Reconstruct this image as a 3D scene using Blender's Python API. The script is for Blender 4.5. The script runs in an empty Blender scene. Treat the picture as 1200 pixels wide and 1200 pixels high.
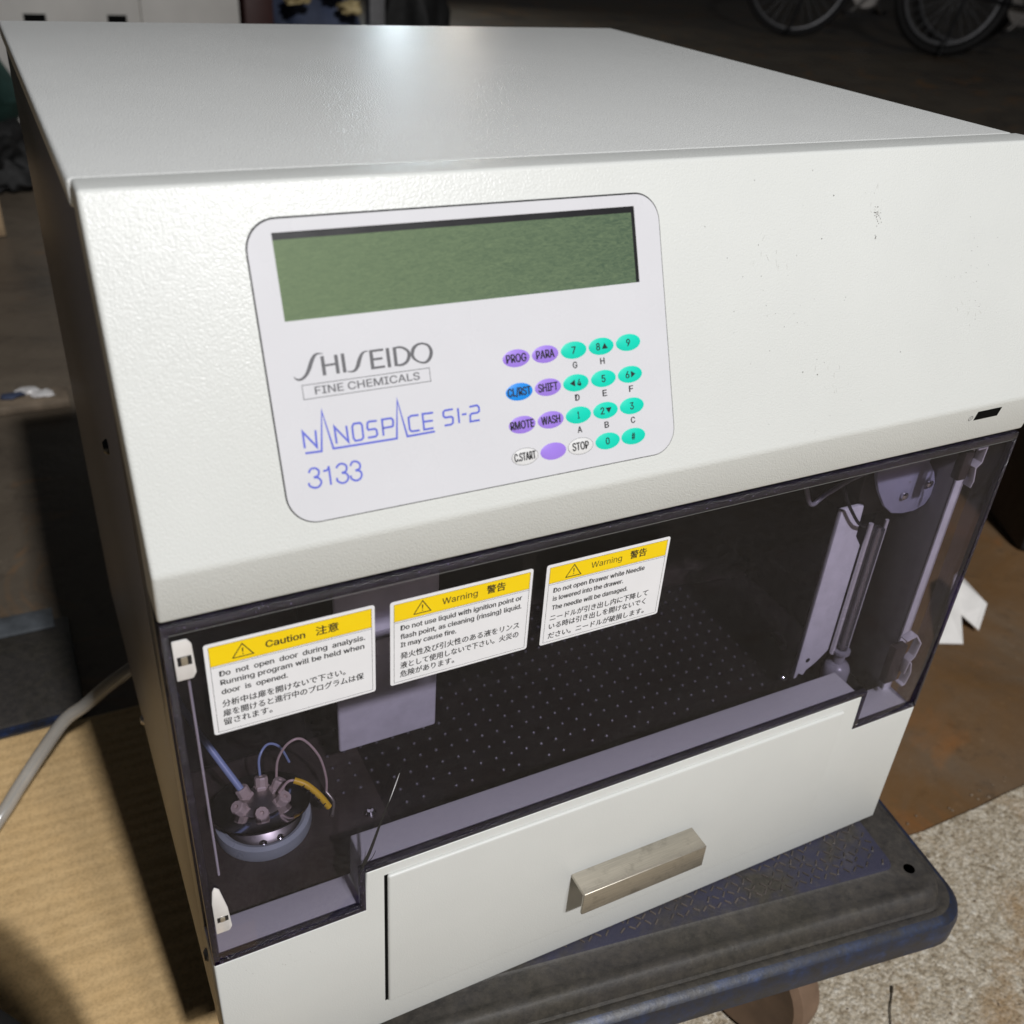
import bpy, bmesh, math, random
from mathutils import Vector, Matrix, noise
random.seed(7)
scene = bpy.context.scene

# ---------------------------------------------------------------- camera
cam_data = bpy.data.cameras.new("camera")
cam = bpy.data.objects.new("camera", cam_data)
scene.collection.objects.link(cam)
right = Vector((0.89359899, -0.44441536, 0.06305419))
down = Vector((-0.18986215, -0.50151727, -0.84405734))
fwd = Vector((0.40673481, 0.74227718, -0.53253298))
cm = Matrix.Identity(4)
for i in range(3):
    cm[i][0] = right[i]; cm[i][1] = -down[i]; cm[i][2] = -fwd[i]
cm.translation = Vector((-0.01928219, -0.26233809, 0.4770486))
cam.matrix_world = cm
cam_data.sensor_width = 36
cam_data.lens = 1149.67 / 1200 * 36
cam_data.clip_start = 0.01
cam_data.clip_end = 200
cam_data.dof.use_dof = True
cam_data.dof.focus_distance = 0.44
cam_data.dof.aperture_fstop = 13
scene.camera = cam
scene.cycles.use_denoising = True
scene.cycles.max_bounces = 10
scene.cycles.transparent_max_bounces = 24
scene.cycles.caustics_reflective = False
scene.cycles.caustics_refractive = False
scene.cycles.sample_clamp_indirect = 4

# ---------------------------------------------------------------- world + lamps
world = bpy.data.worlds.new("World"); scene.world = world; world.use_nodes = True
bg = world.node_tree.nodes["Background"]
bg.inputs[0].default_value = (0.92, 0.95, 1.0, 1); bg.inputs[1].default_value = 0.018

def area(name, loc, target, size, power, col, size_y=None):
    d = bpy.data.lights.new(name, 'AREA'); d.energy = power; d.color = col
    d.shape = 'RECTANGLE'; d.size = size; d.size_y = size_y or size
    o = bpy.data.objects.new(name, d); scene.collection.objects.link(o)
    o.location = loc
    o.rotation_euler = (Vector(target) - Vector(loc)).to_track_quat('-Z', 'Y').to_euler()
    return o
area("ceiling_lamp", (0.20, -2.05, 2.40), (0.2, 0.0, 0.2), 0.10, 72, (0.985, 0.985, 1.0), 0.10)
area("ceiling_lamp", (0.47, -2.30, 2.60), (0.2, 0.0, 0.2), 0.16, 24, (1.0, 0.975, 0.95), 0.16)
area("far_door_lamp", (2.55, 6.6, 1.22), (0.24, 0.36, 0.4), 0.10, 6.5, (0.80, 0.93, 1.0), 0.9)
area("far_warm_lamp", (3.02, 6.6, 1.15), (0.24, 0.36, 0.4), 0.05, 2.6, (1.0, 0.90, 0.76), 0.6)
scene.view_settings.view_transform = 'Standard'
scene.view_settings.look = 'None'
scene.view_settings.exposure = 0.10
scene.view_settings.gamma = 1.0

# ---------------------------------------------------------------- materials
def s2l(c):
    return tuple((v/255/12.92 if v/255 <= .04045 else ((v/255+.055)/1.055)**2.4) for v in c) + (1,)

class NT:
    def __init__(self, name):
        self.m = bpy.data.materials.new(name); self.m.use_nodes = True
        self.t = self.m.node_tree; self.t.nodes.clear()
        self.out = self.n('ShaderNodeOutputMaterial')
    def n(self, typ, **kw):
        nd = self.t.nodes.new(typ)
        for k, v in kw.items():
            if isinstance(k, str) and k.startswith('i_'): nd.inputs[k[2:].replace('_', ' ')].default_value = v
            else: setattr(nd, k, v)
        return nd
    def l(self, a, b): self.t.links.new(a, b)
    def coord(self): 
        return self.n('ShaderNodeTexCoord').outputs['Object']
    def noise(self, vec, scale, detail=3, rough=.55, dist=0):
        nd = self.n('ShaderNodeTexNoise'); nd.inputs['Scale'].default_value = scale
        nd.inputs['Detail'].default_value = detail; nd.inputs['Roughness'].default_value = rough
        nd.inputs['Distortion'].default_value = dist
        self.l(vec, nd.inputs['Vector']); return nd.outputs['Fac']
    def vor(self, vec, scale, feature='F1', out='Distance'):
        nd = self.n('ShaderNodeTexVoronoi', feature=feature); nd.inputs['Scale'].default_value = scale
        self.l(vec, nd.inputs['Vector']); return nd.outputs[out]
    def ramp(self, fac, stops):
        nd = self.n('ShaderNodeValToRGB'); cr = nd.color_ramp
        while len(cr.elements) > 1: cr.elements.remove(cr.elements[-1])
        cr.elements[0].position = stops[0][0]; cr.elements[0].color = stops[0][1]
        for p, c in stops[1:]:
            e = cr.elements.new(p); e.color = c
        self.l(fac, nd.inputs['Fac']); return nd.outputs['Color']
    def mix(self, fac, a, b, mode='MIX'):
        nd = self.n('ShaderNodeMix', data_type='RGBA', blend_type=mode)
        for val, idx in ((fac, 0), (a, 6), (b, 7)):
            if hasattr(val, 'is_linked') or hasattr(val, 'links'): self.l(val, nd.inputs[idx])
            else: nd.inputs[idx].default_value = val
        return nd.outputs[2]
    def math(self, op, a, b=0.0, c=None):
        nd = self.n('ShaderNodeMath', operation=op)
        for i, v in enumerate((a, b) if c is None else (a, b, c)):
            if hasattr(v, 'links'): self.l(v, nd.inputs[i])
            else: nd.inputs[i].default_value = v
        return nd.outputs[0]
    def bump(self, h, strength, dist, prev=None):
        nd = self.n('ShaderNodeBump'); nd.inputs['Strength'].default_value = strength
        nd.inputs['Distance'].default_value = dist; self.l(h, nd.inputs['Height'])
        if prev: self.l(prev, nd.inputs['Normal'])
        return nd.outputs[0]
    def bsdf(self, col, rough=.5, metal=0, spec=.5, normal=None, coat=0, **kw):
        b = self.n('ShaderNodeBsdfPrincipled')
        for v, k in ((col, 'Base Color'), (rough, 'Roughness'), (metal, 'Metallic')):
            if hasattr(v, 'links'): self.l(v, b.inputs[k])
            else: b.inputs[k].default_value = v
        b.inputs['Specular IOR Level'].default_value = spec
        b.inputs['Coat Weight'].default_value = coat
        for k, v in kw.items(): b.inputs[k.replace('_', ' ')].default_value = v
        if normal: self.l(normal, b.inputs['Normal'])
        self.l(b.outputs[0], self.out.inputs[0]); return b

def G(v): return (v, v, v, 1)

def simple(name, col, rough=.5, metal=0, spec=.5, var=.12, nscale=60, bump=0, bscale=400, coat=0, rvar=.08, **kw):
    t = NT(name); c = t.coord()
    n1 = t.noise(c, nscale, 4)
    lo = tuple(x*(1-var) for x in col[:3]) + (1,); hi = tuple(min(1, x*(1+var)) for x in col[:3]) + (1,)
    colr = t.ramp(n1, [(.3, lo), (.7, hi)])
    r = t.math('ADD', t.math('MULTIPLY', t.noise(c, nscale*1.7, 3), rvar*2), rough-rvar)
    nm = t.bump(t.noise(c, bscale, 2), bump, .0004) if bump else None
    t.bsdf(colr, r, metal, spec, nm, coat, **kw); return t.m

def paint(name, col, bstr=.5, rough=.42, grime=.5):
    t = NT(name); c = t.coord()
    v = t.noise(c, 1500, 2, .5); v2 = t.noise(c, 700, 2, .5)
    vo = t.vor(c, 1550, 'SMOOTH_F1'); h = t.math('SUBTRACT', t.math('MULTIPLY', v, .7), t.math('MULTIPLY', vo, .9))
    nm = t.bump(h, bstr, .0005)
    base = t.ramp(t.noise(c, 14, 5, .6), [(.3, tuple(x*.955 for x in col[:3])+(1,)), (.7, col)])
    # small grey scuffs and specks
    sp = t.ramp(t.noise(c, 85, 6, .75), [(.705, G(0)), (.76, G(1))])
    region = t.ramp(t.noise(c, 9, 2, .5), [(.56, G(0)), (.68, G(1))])
    m = t.math('MULTIPLY', t.math('MULTIPLY', sp, region), grime)
    base = t.mix(m, base, tuple(x*.45 for x in col[:3])+(1,))
    t.bsdf(base, rough, 0, .45, nm); return t.m

M = {}
WH = (.70, .715, .69, 1)
M['paint'] = paint('textured_paint', WH, .27, .35)
M['paint_lid'] = paint('lid_paint', (.69, .70, .685, 1), .50, .31, .3)
M['paint_low'] = paint('lower_paint', (.685, .695, .67, 1), .12, .42, .8)
M['paint_side_shaded'] = paint('shaded_side_paint', (.082, .076, .080, 1), .35, .34, .3)  # casing off-white darkened: the shade on the sides is put into the colour
M['seam'] = simple('seam_dark', (.006, .006, .006, 1), .8, spec=.05)
M['overlay'] = simple('panel_film', (.68, .68, .71, 1), .28, spec=.4, var=.02, nscale=30, rvar=.05, bump=.03, bscale=900)
M['black_gloss'] = simple('black_plastic', (.012, .012, .014, 1), .35)
M['text_black'] = simple('black_ink', (.012, .012, .014, 1), .5, var=.05)
M['text_grey'] = simple('grey_ink', (.13, .13, .14, 1), .5, var=.05)
M['text_blue'] = simple('blue_ink', (.11, .14, .62, 1), .5, var=.05)
M['key_purple'] = simple('purple_key', s2l((160, 128, 226)), .35, var=.03)
M['key_teal'] = simple('teal_key', s2l((24, 214, 186)), .35, var=.03)
M['key_blue'] = simple('blue_key', s2l((30, 140, 232)), .35, var=.03)
M['key_white'] = simple('white_key', (.74, .74, .74, 1), .35, var=.02)
M['outline'] = simple('outline_ink', (.2, .2, .2, 1), .5)
M['sticker'] = simple('sticker_white', (.86, .86, .88, 1), .4, var=.02)
M['yellow'] = simple('sticker_yellow', s2l((255, 217, 2)), .4, var=.02)
M['steel'] = simple('steel', (.66, .62, .58, 1), .42, 1, var=.08, nscale=90)
M['chrome'] = simple('bright_steel', (.78, .77, .76, 1), .12, 1, var=.04)
M['clip'] = simple('clip_metal', (.88, .86, .85, 1), .25, .25, var=.08)
M['interior'] = simple('interior_black', (.011, .009, .008, 1), .5, var=.35, nscale=40, bump=.1)
M['interior_brown'] = simple('interior_brown', (.060, .048, .040, 1), .45, var=.3, nscale=30)
M['dimple'] = simple('dimple_grey', (.11, .11, .115, 1), .25, .2)
M['grey_plate'] = simple('grey_plate', (.90, .90, .90, 1), .45, var=.08, nscale=120, bump=.12, bscale=1500)
M['peek'] = simple('fitting_beige', (.58, .48, .42, 1), .4, var=.1)
M['bracket'] = simple('bracket_lavender', (.46, .47, .58, 1), .35, var=.08)
M['grey_dark'] = simple('grey_dark_paint', (.24, .235, .235, 1), .45, var=.1)
M['base_brown'] = simple('base_brown', (.048, .038, .032, 1), .4, var=.4, nscale=45)
M['scratch'] = simple('scratch', (.50, .49, .45, 1), .6)
M['frost'] = simple('frosted_ring', (.52, .60, .61, 1), .3, var=.08, Transmission_Weight=.25)
M['tube_blue'] = simple('tube_blue', (.33, .43, .66, 1), .25, var=.05)
M['tube_pink'] = simple('tube_pink', (.62, .48, .43, 1), .3, var=.05)
M['sleeve'] = simple('yellow_sleeve', (.95, .60, .03, 1), .4, var=.05)
M['rubber_black'] = simple('black_rubber', (.016, .015, .015, 1), .6, var=.3)
M['bicycle_paint'] = simple('bicycle_paint', (.02, .02, .022, 1), .3, var=.1)
M['rim'] = simple('rim_grey', (.26, .26, .27, 1), .4, .3)
M['wood'] = simple('plank_wood', (.46, .33, .20, 1), .6, var=.25, nscale=25)
M['tarp'] = simple('green_tarp', (.018, .045, .038, 1), .5, var=.5, nscale=12)
M['maroon'] = simple('maroon', (.05, .018, .016, 1), .5)
M['white_box'] = simple('old_white_enamel', (.72, .70, .66, 1), .45, var=.1, nscale=5)
M['blue_cloth'] = simple('blue_cloth', (.045, .06, .11, 1), .7, var=.4, nscale=10)
M['gold'] = simple('straw_gold', (.45, .36, .18, 1), .6, var=.4, nscale=20)
M['bag'] = simple('bag_black', (.012, .012, .012, 1), .7, var=.4)
M['twig'] = simple('twig', (.06, .045, .03, 1), .8)
M['glass_clear'] = simple('syringe_glass', (.8, .8, .82, 1), .05, var=.01, Transmission_Weight=.9, IOR=1.3)
M['translucent'] = simple('hub_plastic', (.45, .45, .47, 1), .3, var=.06, Transmission_Weight=.3)
M['hose'] = simple('vinyl_hose', (.62, .60, .56, 1), .16, var=.06, Transmission_Weight=.45, coat=.5)
M['scrap'] = simple('white_scrap', (.82, .80, .77, 1), .5, var=.05)

def brushed(name, col):
    t = NT(name); c = t.coord()
    mp = t.n('ShaderNodeMapping'); mp.inputs['Scale'].default_value = (8, 260, 260); t.l(c, mp.inputs[0])
    n1 = t.noise(mp.outputs[0], 8, 4)
    colr = t.ramp(n1, [(.25, tuple(x*.75 for x in col[:3])+(1,)), (.75, col)])
    colr = t.mix(t.ramp(t.noise(c, 120, 4, .7), [(.55, G(0)), (.8, G(.5))]), colr, (.16, .14, .11, 1))
    r = t.math('ADD', t.math('MULTIPLY', t.noise(c, 150, 3), .22), .28)
    t.bsdf(colr, r, .85, .5, t.bump(n1, .25, .0001)); return t.m
M['handle'] = brushed('handle_metal', (.62, .57, .48, 1))

# LCD
t = NT('display_green'); c = t.coord()
mp = t.n('ShaderNodeMapping'); mp.inputs['Scale'].default_value = (170, 620, 620); mp.inputs['Rotation'].default_value = (0, .10, 0); t.l(c, mp.inputs[0])
n = t.noise(mp.outputs[0], 1.6, 5, .75, 1.6)
sx = t.n('ShaderNodeSeparateXYZ'); t.l(c, sx.inputs[0])
gx = t.n('ShaderNodeMapRange'); gx.inputs[1].default_value = 0; gx.inputs[2].default_value = .131; t.l(sx.outputs[0], gx.inputs[0])
base = t.mix(gx.outputs[0], (.150, .205, .120, 1), (.066, .105, .072, 1))
col = t.mix(t.ramp(n, [(.36, G(0)), (.72, G(.75))]), base, (.20, .265, .15, 1))
t.bsdf(col, .22, 0, .35, coat=.3); M['lcd'] = t.m

# smoked acrylic: tinted clear sheet with dust; sparkle paints lavender glints into the edges
def acrylic(name, tint, dust=.02, sparkle=False):
    t = NT(name); c = t.coord()
    tr = t.n('ShaderNodeBsdfTransparent'); tr.inputs[0].default_value = tint
    gl = t.n('ShaderNodeBsdfGlossy'); gl.inputs['Roughness'].default_value = .03 if not sparkle else .18
    lw = t.n('ShaderNodeLayerWeight'); fz = t.math('ADD', t.math('MULTIPLY', t.math('POWER', lw.outputs['Facing'], 5.0), .9), .035)
    if sparkle:
        nm = t.bump(t.noise(c, 900, 4, .8), .9, .0008)
        t.l(nm, gl.inputs['Normal'])
    mx = t.n('ShaderNodeMixShader'); 
    f = t.math('MULTIPLY', fz, .7) if not sparkle else t.math('ADD', fz, .08)
    t.l(f, mx.inputs[0]); t.l(tr.outputs[0], mx.inputs[1]); t.l(gl.outputs[0], mx.inputs[2])
    df = t.n('ShaderNodeBsdfDiffuse'); df.inputs[0].default_value = (.55, .53, .58, 1) if not sparkle else (.48, .38, .72, 1)
    d1 = t.ramp(t.noise(c, 300, 6, .8), [(.45, G(dust*.35)), (.78, G(dust*2.6))])
    d2 = t.ramp(t.noise(c, 12, 4, .6), [(.3, G(.35)), (.75, G(1.3))])
    sc = t.ramp(t.noise(c, 1400, 1, .5), [(.74 if sparkle else .80, G(0)), (.79 if sparkle else .83, G(.9 if sparkle else .22))])
    dd = t.math('ADD', t.math('MULTIPLY', d1, d2), t.math('MULTIPLY', sc, d2))
    m2 = t.n('ShaderNodeMixShader'); t.l(dd, m2.inputs[0]); t.l(mx.outputs[0], m2.inputs[1]); t.l(df.outputs[0], m2.inputs[2])
    t.l(m2.outputs[0], t.out.inputs[0]); return t.m
M['acrylic'] = acrylic('smoked_acrylic', (.775, .757, .82, 1), .007)
M['acrylic_edge'] = acrylic('smoked_acrylic_edge', (.16, .11, .26, 1), .035, True)

# ground materials
t = NT('stained_floor'); c = t.coord()
n1 = t.noise(c, 3.2, 8, .65, .6); n2 = t.noise(c, 22, 6, .7); n3 = t.noise(c, 5.5, 5, .6, 1.2)
col = t.ramp(n1, [(.28, (.042, .034, .028, 1)), (.45, (.135, .108, .080, 1)), (.6, (.175, .142, .105, 1)), (.8, (.10, .084, .066, 1))])
col = t.mix(t.ramp(n3, [(.56, G(0)), (.72, G(.75))]), col, (.34, .16, .045, 1))
col = t.mix(t.ramp(n2, [(.2, G(.7)), (.42, G(0))]), col, (.045, .034, .026, 1))
col = t.mix(t.ramp(t.noise(c, 90, 5, .7), [(.6, G(0)), (.75, G(.35))]), col, (.36, .30, .22, 1))
gd = t.n('ShaderNodeTexGradient', gradient_type='SPHERICAL'); gm = t.n('ShaderNodeMapping'); gm.inputs['Location'].default_value = (-.95, -.40, .12); gm.inputs['Scale'].default_value = (1.15, 1.15, .7)
t.l(c, gm.inputs[0]); t.l(gm.outputs[0], gd.inputs[0])
stain = t.math('MULTIPLY', t.ramp(gd.outputs[1], [(.05, G(0)), (.45, G(1))]), t.ramp(t.noise(c, 7, 5, .65, .6), [(.3, G(.35)), (.65, G(1))]))
col = t.mix(stain, col, (.36, .205, .085, 1), 'OVERLAY')
col = t.mix(t.math('MULTIPLY', stain, .28), col, (.30, .175, .070, 1))
col = t.mix(t.ramp(t.noise(c, 34, 5, .7), [(.25, G(.6)), (.42, G(0))]), col, (.06, .045, .032, 1))
rg = t.ramp(n1, [(.3, G(.30)), (.65, G(.6))])
t.bsdf(col, rg, 0, .4, t.bump(n2, .35, .004)); M['floor'] = t.m

t = NT('exposed_concrete'); c = t.coord()
v = t.n('ShaderNodeTexVoronoi'); v.inputs['Scale'].default_value = 330; t.l(c, v.inputs['Vector'])
cellc = t.n('ShaderNodeSeparateColor'); t.l(v.outputs['Color'], cellc.inputs[0])
n1 = t.noise(c, 190, 6, .8); n2 = t.noise(c, 14, 4, .6, .5)
col = t.ramp(cellc.outputs[0], [(0, (.24, .18, .11, 1)), (.3, (.42, .34, .23, 1)), (.65, (.58, .50, .37, 1)), (.92, (.70, .63, .51, 1)), (1, (.82, .80, .74, 1))])
col = t.mix(.72, col, t.ramp(n1, [(.33, (.13, .095, .06, 1)), (.48, (.44, .37, .27, 1)), (.62, (.80, .74, .63, 1))]))
col = t.mix(t.ramp(n2, [(.56, G(0)), (.72, G(.6))]), col, (.36, .215, .09, 1))
hh = t.math('ADD', n1, t.math('MULTIPLY', v.outputs['Distance'], -.6))
t.bsdf(col, .85, 0, .25, t.bump(hh, .7, .003)); M['concrete'] = t.m

t = NT('cardboard'); c = t.coord()
mp = t.n('ShaderNodeMapping'); mp.inputs['Scale'].default_value = (40, 60, 40); t.l(c, mp.inputs[0])
n1 = t.noise(mp.outputs[0], 1.3, 5, .6); n2 = t.noise(c, 400, 4, .7)
col = t.ramp(n1, [(.3, (.72, .49, .235, 1)), (.7, (.78, .545, .275, 1))])
col = t.mix(t.ramp(n2, [(.35, G(.35)), (.55, G(0))]), col, (.30, .19, .09, 1))
t.bsdf(col, .7, 0, .3, t.bump(n2, .15, .0005)); M['cardboard'] = t.m

def deckmat(name, blue):
    t = NT(name); c = t.coord()
    n1 = t.noise(c, 16, 5, .65, .4); n2 = t.noise(c, 160, 5, .75)
    a = (.034, .031, .026, 1); b = (.066, .058, .047, 1)
    col = t.ramp(n2, [(.35, a), (.65, b)])
    bl = t.ramp(n1, [(.42, G(0)), (.56, G(blue))])
    col = t.mix(bl, col, (.036, .036, .066, 1))
    col = t.mix(t.ramp(t.noise(c, 45, 5, .7), [(.6, G(0)), (.75, G(.55))]), col, (.11, .098, .08, 1))
    t.bsdf(col, .55, 0, .35, t.bump(n2, .5, .0010)); return t.m
M['deck_mat'] = deckmat('trolley_mat', .85)
M['deck_rubber'] = deckmat('trolley_bumper', .10)
M['deck_blue'] = deckmat('trolley_side', 1.0)
t = NT('blue_edge'); c = t.coord()
n2 = t.noise(c, 60, 6, .75)
col = t.ramp(n2, [(.40, (.022, .021, .024, 1)), (.56, (.018, .026, .055, 1)), (.78, (.030, .060, .17, 1))])
t.bsdf(col, .42, 0, .5, t.bump(n2, .3, .001)); M['blue_edge'] = t.m
M['tyre_brown'] = simple('brown_rubber', (.165, .105, .068, 1), .6, var=.25, nscale=40)

# ---------------------------------------------------------------- helpers
def link(o, parent=None):
    scene.collection.objects.link(o)
    if parent: o.parent = parent
    return o
def mesh_obj(name, bm, mat, parent=None, smooth=False):
    me = bpy.data.meshes.new(name); bmesh.ops.recalc_face_normals(bm, faces=bm.faces[:])
    bm.to_mesh(me); bm.free()
    if smooth:
        for p in me.polygons: p.use_smooth = True
        me.set_sharp_from_angle(angle=math.radians(38))
    me.materials.append(mat)
    return link(bpy.data.objects.new(name, me), parent)
def empty(name, label, cat, loc=(0, 0, 0), group=None, rz=0):
    o = bpy.data.objects.new(name, None); o.location = loc; o.rotation_euler = (0, 0, rz); o.empty_display_size = .05
    link(o); o['label'] = label; o['category'] = cat
    if group: o['group'] = group
    return o
def tag(o, label, cat, group=None):
    o['label'] = label; o['category'] = cat
    if group: o['group'] = group
    return o
def bevel(bm, w, seg=2, ang=30):
    es = [e for e in bm.edges if len(e.link_faces) == 2 and e.calc_face_angle(0) > math.radians(ang)]
    bmesh.ops.bevel(bm, geom=es, offset=w, segments=seg, profile=.5, affect='EDGES', clamp_overlap=True)

class Frame:
    def __init__(s, o, ex, ey, en): s.o, s.ex, s.ey, s.en = Vector(o), Vector(ex).normalized(), Vector(ey).normalized(), Vector(en).normalized()
    def p(s, x, y, h=0): return s.o + s.ex*x*.001 + s.ey*y*.001 + s.en*h*.001
P0 = Vector((0, -.0048, .29536)); UP = Vector((0, .37308593, .92779679)); NN = Vector((0, -.92779679, .37308593))
SL = Frame(P0, (1, 0, 0), UP, NN)                 # slanted console face, mm
FR = Frame((0, 0, 0), (1, 0, 0), (0, 0, 1), (0, -1, 0))   # vertical front face, mm
WD = Frame((0, 0, 0), (1, 0, 0), (0, 1, 0), (0, 0, 1))

def box_bm(fr, x0, x1, y0, y1, h0, h1, bw=0, seg=2, bm=None):
    own = bm is None
    bm = bm or bmesh.new()
    vs = [bm.verts.new(fr.p(x, y, h)) for h in (h0, h1) for y in (y0, y1) for x in (x0, x1)]
    for f in ((0, 1, 3, 2), (4, 5, 7, 6), (0, 1, 5, 4), (2, 3, 7, 6), (0, 2, 6, 4), (1, 3, 7, 5)):
        bm.faces.new([vs[i] for i in f])
    if bw and own: bmesh.ops.recalc_face_normals(bm, faces=bm.faces[:]); bevel(bm, bw*.001, seg)
    return bm
def box(name, fr, x0, x1, y0, y1, h0, h1, mat, parent=None, bw=0, seg=2):
    return mesh_obj(name, box_bm(fr, x0, x1, y0, y1, h0, h1, bw, seg), mat, parent, bool(bw))
def prism(name, fr, pts, h0, h1, mat, parent=None, bw=0, seg=2):
    bm = bmesh.new()
    a = [bm.verts.new(fr.p(x, y, h0)) for x, y in pts]; b = [bm.verts.new(fr.p(x, y, h1)) for x, y in pts]
    n = len(pts); bm.faces.new(a); bm.faces.new(b)
    for i in range(n): bm.faces.new((a[i], a[(i+1) % n], b[(i+1) % n], b[i]))
    bmesh.ops.recalc_face_normals(bm, faces=bm.faces[:])
    if bw: bevel(bm, bw*.001, seg)
    return mesh_obj(name, bm, mat, parent, bool(bw))
def rrect(x0, x1, y0, y1, r, n=10):
    pts = []
    for cx, cy, a0 in ((x1-r, y1-r, 0), (x0+r, y1-r, 90), (x0+r, y0+r, 180), (x1-r, y0+r, 270)):
        for i in range(n+1):
            a = math.radians(a0+90*i/n); pts.append((cx+r*math.cos(a), cy+r*math.sin(a)))
    return pts
def ell(cx, cy, rx, ry, n=40): return [(cx+rx*math.cos(2*math.pi*i/n), cy+ry*math.sin(2*math.pi*i/n)) for i in range(n)]
def flat(name, fr, polys, h, mat, parent):
    bm = bmesh.new()
    for k, pts in enumerate(polys):
        bm.faces.new([bm.verts.new(fr.p(x, y, h+k*.0012)) for x, y in pts])
    return mesh_obj(name, bm, mat, parent)
def spline(pts, n=8):
    pts = [Vector(p) for p in pts]; out = []
    for i in range(len(pts)-1):
        p0 = pts[max(i-1, 0)]; p1 = pts[i]; p2 = pts[i+1]; p3 = pts[min(i+2, len(pts)-1)]
        for k in range(n):
            t = k/n
            out.append(.5*((2*p1)+(p2-p0)*t+(2*p0-5*p1+4*p2-p3)*t*t+(3*p1-p0-3*p2+p3)*t**3))
    out.append(pts[-1]); return out
def tube_bm(path, r, seg=12, bm=None, caps=True, closed=False):
    bm = bm or bmesh.new(); rings = []; prev = None; n = len(path)
    for i, p in enumerate(path):
        if closed: d = (path[(i+1) % n]-path[i-1]).normalized()
        else: d = (path[min(i+1, n-1)]-path[max(i-1, 0)]).normalized()
        if prev is None: a = d.orthogonal().normalized()
        else: a = (prev-d*prev.dot(d)).normalized()
        prev = a; b = d.cross(a); rr = r[i] if isinstance(r, (list, tuple)) else r
        rings.append([bm.verts.new(p+a*rr*math.cos(2*math.pi*k/seg)+b*rr*math.sin(2*math.pi*k/seg)) for k in range(seg)])
    for i in range(n if closed else n-1):
        A, B = rings[i], rings[(i+1) % n]
        for k in range(seg): bm.faces.new((A[k], A[(k+1) % seg], B[(k+1) % seg], B[k]))
    if caps and not closed: bm.faces.new(rings[0]); bm.faces.new(rings[-1])
    return bm
def tube(name, pts, r, mat, parent=None, n=8, seg=12):
    path = spline(pts, n) if n > 1 else [Vector(p) for p in pts]
    return mesh_obj(name, tube_bm(path, r, seg), mat, parent, True)
def lathe_bm(prof, o=(0, 0, 0), axis=(0, 0, 1), seg=32, bm=None):
    bm = bm or bmesh.new(); o = Vector(o); ax = Vector(axis).normalized(); a = ax.orthogonal().normalized(); b = ax.cross(a)
    rings = []
    for r, z in prof:
        rings.append([bm.verts.new(o+ax*z+(a*math.cos(2*math.pi*k/seg)+b*math.sin(2*math.pi*k/seg))*max(r, 1e-6)) for k in range(seg)])
    for A, B in zip(rings, rings[1:]):
        for k in range(seg): bm.faces.new((A[k], A[(k+1) % seg], B[(k+1) % seg], B[k]))
    if prof[0][0] > 1e-6: bm.faces.new(rings[0])
    if prof[-1][0] > 1e-6: bm.faces.new(rings[-1])
    return bm
def lathe(name, prof, o, axis, mat, parent=None, seg=32): return mesh_obj(name, lathe_bm(prof, o, axis, seg), mat, parent, True)

SANS = None
try:    # the sans-serif typeface that ships inside Blender itself
    import os
    fp = os.path.join(bpy.utils.system_resource('DATAFILES', path='fonts'), 'Inter.woff2')
    if os.path.exists(fp): SANS = bpy.data.fonts.load(fp)
except Exception:
    SANS = None
def text_mesh(body, bold=0, jp=False):
    cu = bpy.data.curves.new('writing', 'FONT'); cu.body = body
    if SANS and not jp: cu.font = SANS
    cu.size = 1; cu.offset = bold; cu.resolution_u = 3
    ob = bpy.data.objects.new('writing', cu); scene.collection.objects.link(ob)
    dg = bpy.context.evaluated_depsgraph_get()
    me = bpy.data.meshes.new_from_object(ob.evaluated_get(dg)); scene.collection.objects.unlink(ob)
    bpy.data.objects.remove(ob); bpy.data.curves.remove(cu); return me
def bounds(me):
    xs = [v.co.x for v in me.vertices]; ys = [v.co.y for v in me.vertices]; return min(xs), max(xs), min(ys), max(ys)
_m = text_mesh('H'); CAP = bounds(_m)[3]; bpy.data.meshes.remove(_m)
_m = text_mesh('国', 0, True); _b = bounds(_m); JH = _b[3]-_b[2]; JB = _b[2]; bpy.data.meshes.remove(_m)
def lettering(name, items, fr, h, mat, parent):
    """items: (body, x0, x1, y_base, cap_height, kind, bold)"""
    bm = bmesh.new()
    for it in items:
        body, x0, x1, y, ch, jp = it[:6]; bold = it[6] if len(it) > 6 else 0; wt = bold*ch*2.2
        me = text_mesh(body, 0, jp); b = bounds(me); sx = (x1-x0)/(b[1]-b[0])
        sy = ch/(JH if jp else CAP); off = JB*sy if jp else 0
        src = [v.co.copy() for v in me.vertices]
        for q, (ox, oy) in enumerate(((-1, 0), (1, 0), (0, .6), (0, -.6)) if wt else ((0, 0),)):
            for v, c0 in zip(me.vertices, src):
                v.co = fr.p(x0+(c0.x-b[0])*sx+ox*wt, y+c0.y*sy-off+oy*wt, h+q*.0015)
            bm.from_mesh(me)
        bpy.data.meshes.remove(me)
    return mesh_obj(name, bm, mat, parent)
def ribbon(pts, w):
    """flat mitred stroke polygon; pts (x,y[,w])"""
    n = len(pts); L = []; R = []
    for i in range(n):
        p = Vector(pts[i][:2]); ww = pts[i][2] if len(pts[i]) > 2 else w
        a = (p-Vector(pts[i-1][:2])).normalized() if i > 0 else None
        b = (Vector(pts[i+1][:2])-p).normalized() if i < n-1 else None
        if a is None: a = b
        if b is None: b = a
        na = Vector((-a.y, a.x)); nb = Vector((-b.y, b.x)); m = (na+nb)
        if m.length < 1e-4: m = na
        m.normalize(); k = ww/2/max(.32, m.dot(na))
        L.append(p+m*k); R.append(p-m*k)
    return L, R
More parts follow.
